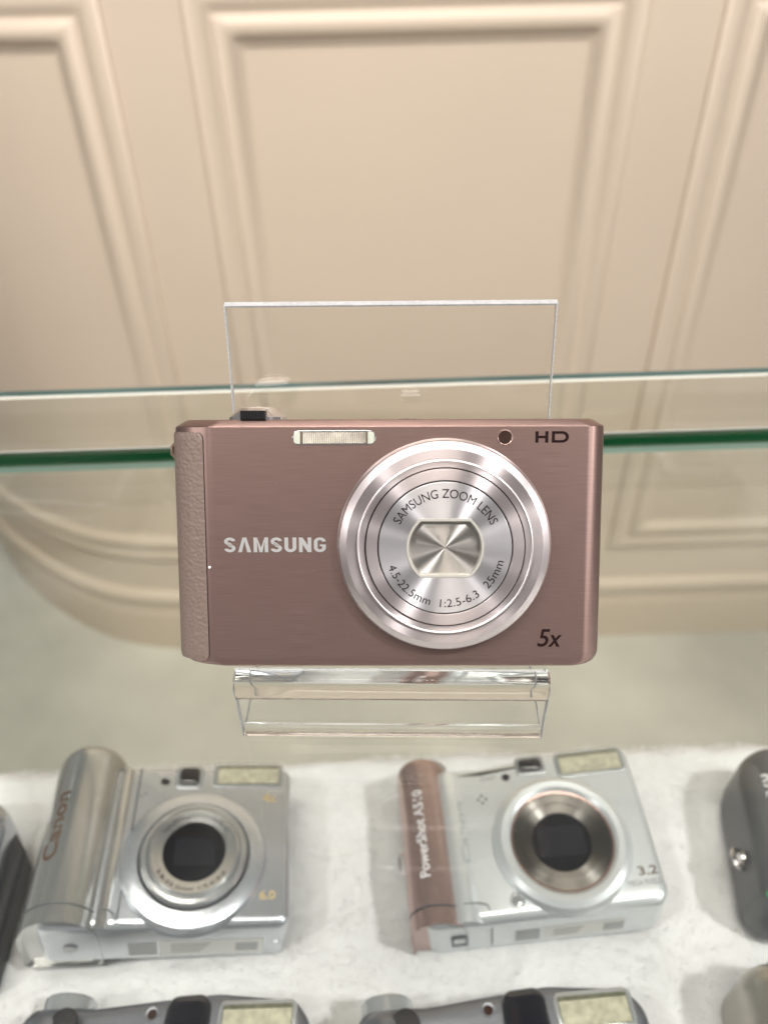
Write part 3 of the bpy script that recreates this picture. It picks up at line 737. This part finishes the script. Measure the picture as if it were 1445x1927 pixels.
flash(sv, 11.4, 22.0, 39.4, 33.0, T, mat['clear_frame'], 1.8)
lathe('focus_lamp', [(1.8, -.1), (1.7, .25), (1.3, .1), (1e-7, .1)], [mat['blackglass']], sv, (-7.4, 24.6, T), 24)
for q in range(3):
    lathe('microphone_hole', [(.5, 0), (.45, .1), (1e-7, .12)], mat['gap'], sv, (-18.6+q*1.6+1.2, 17.2+q*1.1, T), 12)
gz = lambda X, Y: 20+17.5*math.sqrt(max(0, 1-((X+36.85)/13.65)**2))+.12
text('grip_name', 'Canon', mat['brown_print'], sv, -46.6, -9.5, -41.2, 17, 0, .02, rot=90, mapz=gz)
text('printed_mark', '4x', mat['gold_print'], sv, 31.5, 15.5, 36.8, 19.6, T+.06, .02)
text('printed_mark', '6.0', mat['gold_print'], sv, 31.5, -22.6, 37.2, -19.4, T+.06, .02)
# label, feet and screw on the underside
def under(name, x0, z0, x1, z1, m, parent, y=-31.3, d=.06):
    return obj(name, [(x0, y-d, z0), (x1, y-d, z0), (x1, y-d, z1), (x0, y-d, z1)], [(0, 1, 2, 3)], m, parent, 0)
st = under('rating_label', -3, 6, 34, 19, mat['sticker'], sv); under('label_code', 24, 8.5, 32, 15.5, mat['sticker_grey'], st, -31.3, .09)
for q in range(4): under('label_line', 1, 15.2-q*2.1, 15-q*1.2, 15.9-q*2.1, mat['print_grey'], st, -31.3, .09)
under('grey_plate', -14, 7, -4, 18, mat['sticker_grey'], sv)
ms = lathe('tripod_socket', [(2.6, 0), (2.4, .15), (1.9, .1), (1e-7, -.0)], mat['lens_ring'], sv, (-33.5, -31.8, 15), 24); ms.rotation_euler = (PI/2, 0, 0)
ms = lathe('screw', [(1.1, 0), (1.0, .3), (1e-7, .3)], mat['lens_ring'], sv, (38.5, -31.3, 15), 16); ms.rotation_euler = (PI/2, 0, 0)

# ------------------------------------------------------------------ lower row: pale camera with rose grip
T = 31
ro_ = empty('rose_grip_camera', 'pale silver camera with a copper-rose grip, lying on the white plush right of centre', 'camera', 'cameras lying on the plush cloth',
            mat=flat_pose((59.6, 151.2, 1019.4), 3.8, -4.7, 2.9, 8, T))
prism('body', rpoly([(-44, -31.0, 6), (45.6, -31.0, 6), (46.6, 10, 0), (46.4, 28.6, 3.5), (38, 31.6, 4), (14, 30.4, 3), (-14, 27.4, 6), (-26, 28.4, 3), (-44, 29, 6)]), 2, T, mat['silver_pale'], ro_, 3.6, 3, 7)
half_grip('grip', -48.2, -27.6, -24.5, 35.2, 21, 35.0, mat['rose'], ro_, dome=5)
half_grip('grip_cap', -48.2, -27.6, -31.2, -24.8, 21, 35.0, mat['rose'], ro_, dome=.4)
half_grip('front_swell', -34.5, -20.0, -31.0, 27.6, 22, T+2.2, mat['silver_pale'], ro_, dome=2)
tube('grip_trim', [(-27.4, -24.6, 26.6), (-27.5, 0, 26.8), (-27.4, 28, 26.8)], .35, mat['clear_frame'], ro_, 6)
tube('door_seam', [(-38.4+9.7*math.cos(rad(180-a)), -24.7, 21+14.1*math.sin(rad(a))) for a in range(0, 140, 7)]+[(-27, -24.8, T+2.3), (-22, -25, T+1.8), (-19.3, -25.4, T+.2), (-18.8, -27, T), (-18.7, -30, T-2.2), (-18.7, -31.2, T-8), (-18.7, -31.3, 8)], .22, mat['gap'], ro_, 6)
wheel = lathe('shutter_button', [(9.6, -4), (9.4, 1.5), (8.6, 2.8), (6.5, 3.8), (4.5, 4.0), (4.4, 5.0), (3.9, 5.3), (1e-7, 5.4)], mat['clear_frame'], ro_, (-36.0, 32.2, 20), 40); wheel.rotation_euler = (-PI/2, 0, 0)
ls = lathe('lens_housing', [(26.0, -2), (25.7, .8), (24.6, 2.6), (22.6, 3.9), (20.4, 3.7), (19.2, 2.6), (19.0, 1.6)], mat['silver_pale'], ro_, (12.0, -6.2, T), 96)
lathe('rose_ring', [(19.05, 1.7), (18.9, 2.3), (18.4, 2.2), (18.3, 1.4)], mat['rose'], ls)
lathe('steel_cone', [(18.3, 1.4), (17.9, 2.1), (15.4, 1.8), (15.3, 2.1), (14.4, 2.1), (14.3, 1.7), (11.2, .7), (11.0, .2)], mat['steel'], ls)
lathe('lens_cover', [(11.2, .3), (9.0, .35), (1e-7, .4)], mat['lens_black'], ls)
prism('cover_blade', rpoly([(-8.8, -5.2, 1.6), (8.4, -5.4, 1.6), (8.6, 5.6, 2.6), (-8.4, 6.4, 1.6)]), .42, .52, mat['lens_win'], ls)
finder(ro_, .6, 21.6, 12.6, 30.0, T, mat['clear_frame'], 2.2, 1.3)
flash(ro_, 16.6, 18.9, 44.4, 30.0, T, mat['clear_frame'], 3.0)
lathe('focus_lamp', [(1.7, -.1), (1.6, .2), (1.3, .1), (1e-7, .1)], mat['blackglass'], ro_, (-3.9, 22.0, T), 24)
text('printed_mark', 'AiAF', mat['print_grey'], ro_, -14.5, 21.6, -8.2, 23.2, T+.06, .0, shear=.2)
for q in range(4):
    lathe('microphone_hole', [(.55, 0), (.5, .1), (1e-7, .12)], mat['gap'], ro_, (-14.8+1.5*math.cos(q*PI/2), 13.9+1.5*math.sin(q*PI/2), T), 12)
rb = lathe('ring_release', [(3.4, -.1), (3.2, .5), (2.7, .6), (2.5, .3)], mat['silver_pale'], ro_, (-8.2, -25.2, T-.4), 40)
lathe('release_button', [(2.5, .2), (2.1, .9), (1.4, 1.1), (1e-7, 1.1)], mat['clear_frame'], rb, seg=32)
text('printed_mark', '3.2', mat['brown_print'], ro_, 36.6, -21.2, 43.6, -18.0, T+.06, .015)
text('printed_mark', 'MEGA PIXELS', mat['print_grey'], ro_, 31.8, -24.6, 43.8, -22.7, T+.06, .0)
gz = lambda X, Y: 21+14.0*math.sqrt(max(0, 1-((X+38.4)/9.6)**2))+.12
text('grip_name', 'PowerShot A510', mat['white_print'], ro_, -42.2, -14.6, -38.4, 18.8, 0, .01, rot=90, mapz=gz)
gz = lambda X, Y: 22+(T+2.2-22)*math.sqrt(max(0, 1-((X+27.25)/7.25)**2))+.12
mat['emboss'] = pbr('embossed_name', (.56, .60, .61), .6, .3)
text('raised_name', 'Canon', mat['emboss'], ro_, -25.9, -10.5, -22.4, 13.6, 0, .02, rot=90, mapz=gz)
st = under('rating_label', 0, 7, 30, 20, mat['sticker'], ro_, -31.0); under('label_code', 22.5, 9.5, 30, 17, mat['sticker_grey'], st, -31.0, .09)
for q in range(3): under('label_line', 4, 15.4-q*2.6, 15-q, 16.2-q*2.6, mat['print_grey'], st, -31.0, .09)
under('grey_plate', -10, 8, -1, 19, mat['sticker_grey'], ro_, -31.0)
pt = obj('lanyard_port', [(-33, -31.4, 12), (-28.5, -31.4, 12), (-28.5, -31.4, 19), (-33, -31.4, 19)], [(0, 1, 2, 3)], mat['clear_frame'], ro_, 0)
tube('port_frame', [(-33.4, -31.5, 11.6), (-28.1, -31.5, 11.6), (-28.1, -31.5, 19.4), (-33.4, -31.5, 19.4), (-33.4, -31.5, 11.6)], .35, mat['gap'], pt, 6)
tube('strap_lug', [(-46.6, 4.5, 12), (-49.4, 4.2, 12), (-50.4, 2.4, 12), (-50.4, -2.0, 12), (-49.4, -3.8, 12), (-46.6, -4.2, 12)], .5, mat['chrome'], ro_)

# ------------------------------------------------------------------ dark camera cut by the right side of the frame
T = 33
dk = empty('dark_camera', 'dark grey camera on the plush at the right edge, white digits on its grip', 'camera', 'cameras lying on the plush cloth',
           mat=flat_pose((177.5, 150, 1019), 0, 4, -9, 0, T))
prism('body', rpoly([(-40, -36, 9), (45, -36, 6), (45, 33, 8), (-38, 33, 20)]), 0, T, mat['dark_grey'], dk, 9, 4, 8)
half_grip('grip', -35.5, -12, -34, 31, 20, T+4.5, mat['dark_grey'], dk, dome=9)
lathe('lens_housing', [(24, -2), (23.5, 4), (21, 6), (12, 6), (11, 3)], mat['lens_ring'], dk, (18, -4, T), 64)
lathe('lens_cover', [(12, 4), (1e-7, 4.3)], mat['lens_black'], dk, (18, -4, T), 48)
gz = lambda X, Y: 20+(T+4.5-20)*math.sqrt(max(0, 1-((X+23.75)/11.75)**2))+.12
text('grip_name', '520', mat['white_print'], dk, -33.6, 5.0, -30.0, 15.5, 0, .02, rot=90, mapz=gz)
lathe('green_mark', [(1.5, 0), (1.4, .1), (1e-7, .12)], mat['green'], dk, (-37.4, -31.0, T-5.0), 20)
tube('strap_lug', [(-39.6, -9, 16), (-42.6, -9.4, 17), (-43.6, -12, 17.5), (-43, -15.6, 17.5), (-40.8, -16.8, 17), (-39, -16, 16)], .9, mat['chrome'], dk)
lathe('lug_base', [(2.6, 0), (2.3, 1.2), (1e-7, 1.3)], mat['chrome'], dk, (-40.2, -13, 18), 20).rotation_euler = (0, -PI/2, 0)

# ------------------------------------------------------------------ front row: two grey cameras, tops only in view
def grey_camera():
    T = 32
    g_ = empty('grey_camera')
    prism('body', rpoly([(-47.5, -28, 5), (46.8, -28, 5), (46.8, 25, 9), (42, 31.5, 6), (16, 34.2, 30), (-24, 31.0, 4), (-29, 31.5, 2), (-44, 31.5, 5), (-47.5, 26, 3)]), 0, T, mat['grey_body'], g_, 4.0, 3, 7)
    half_grip('grip', -48, -26.5, -28, 31.8, 20, T+5, mat['grey_body'], g_, dome=7)
    d_ = lathe('mode_dial', [(8.6, -2), (8.6, 3.4), (8.2, 4.0), (4.0, 4.2), (1e-7, 4.2)], mat['clear_frame'], g_, (-36.5, 33.2, 18), 48); d_.rotation_euler = (-PI/2, 0, 0)
    k = box('dial_knob', -2.4, 4.5, 2.6, 2.4, 9.4, 5.0, mat['clear_frame'], d_, .6)
    prism('viewfinder_window', rpoly([(-.5, 14, 4), (15, 14, 4), (14.6, 33.2, 4), (.6, 32.6, 4)]), T-1, T+3.0, mat['blackglass'], g_, 2.9, 0, 7)
    flash(g_, 17.0, 19.5, 42.6, 31.0, T, mat['clear_frame'], 2.6)
    lathe('focus_lamp', [(2.1, -.1), (2.0, .4), (1.5, .3)], mat['grey_body'], g_, (-4.2, 27.8, T), 32)
    lathe('lamp_lens', [(1.5, .3), (.8, .35), (1e-7, .36)], mat['amber'], g_, (-4.2, 27.8, T), 32)
    lathe('lens_housing', [(24, -1), (23.6, 3), (21, 5), (13, 5), (12, 3)], mat['lens_ring'], g_, (9, -6, T), 64)
    lathe('lens_cover', [(13, 4), (1e-7, 4.3)], mat['lens_black'], g_, (9, -6, T), 48)
    lathe('grip_inlay', [(4.5, 0), (4.2, .5), (1e-7, .7)], mat['knurl'], g_, (-31, 25.0, T+3.6), 32)
    return g_
g1_ = grey_camera()
g1_.matrix_world = flat_pose((-74, 63.4, 1019), 0, 0, .6, 0, 32)
tag(g1_, 'grey camera below the silver one, only its top in view, left in front row', 'camera', 'grey cameras in the front row')
g2_ = g1_.copy(); col.objects.link(g2_)
for ch in list(g1_.children):
    c_ = ch.copy(); col.objects.link(c_); c_.parent = g2_
    for s_ in ch.children:
        d_ = s_.copy(); col.objects.link(d_); d_.parent = c_
g2_.matrix_world = flat_pose((35.5, 62.6, 1019), 0, 0, 3.4, 0, 32)
tag(g2_, 'grey camera below the rose-gripped one, only its top in view, right in front row', 'camera', 'grey cameras in the front row')

# champagne camera, bottom right corner
T = 32
ch_ = empty('champagne_camera', 'champagne coloured camera in the bottom right corner, half cut off by the frame', 'camera', 'cameras lying on the plush cloth',
            mat=flat_pose((157, 64, 1019), 0, 0, -7, 0, T))
prism('body', rpoly([(-44, -36, 8), (40, -36, 6), (40, 33, 6), (-22, 33, 5), (-44, 26, 12)]), 0, T, mat['champagne'], ch_, 7, 4, 7)
half_grip('grip', -46, -20, -36, 36, 20, T+5, mat['champagne'], ch_, dome=10)
prism('top_cap', rpoly([(-38, 31, 3), (-14, 31, 3), (-14, 39, 4), (-33, 39, 5)]), 8, 28, mat['knurl'], ch_, 3, 2)
lathe('screw', [(1.5, 0), (1.3, .8), (1e-7, 1.1)], mat['chrome'], ch_, (-26, 35.5, 28), 20)
tube('strap_lug', [(-44, 2, 14), (-58, 6, 14), (-59.5, 8.5, 14), (-57, 11, 14), (-49, 12.5, 14), (-47, 10, 14), (-44, 8, 14)], .7, mat['knurl'], ch_)
tube('clear_strap', [(-36, 41.5, 30), (-28, 43.5, 31), (-16, 46.5, 31)], .22, mat['chrome'], ch_)

# camera cut by the left side of the frame
T = 30
lc = empty('left_edge_camera', 'silver camera with black side, almost wholly cut off by the left edge of the photo', 'camera', 'cameras lying on the plush cloth',
           mat=flat_pose((-185, 140, 1020), 0, 5, 6, 0, T))
prism('body', rpoly([(-40, -34, 5), (35, -34, 5), (35, 20, 14), (22, 34, 8), (-40, 36, 6)]), 15, T, mat['silver'], lc, 6, 1, 6)
prism('side_shell', rpoly([(-41, -35, 5), (39, -36, 4), (41, 12, 6), (27, 32, 7), (-40, 36, 6)]), 0, 16, mat['black_side'], lc, 3, 2, 5)
half_grip('grip', 12, 35, -33, 28, 20, T+5, mat['silver'], lc, dome=9)
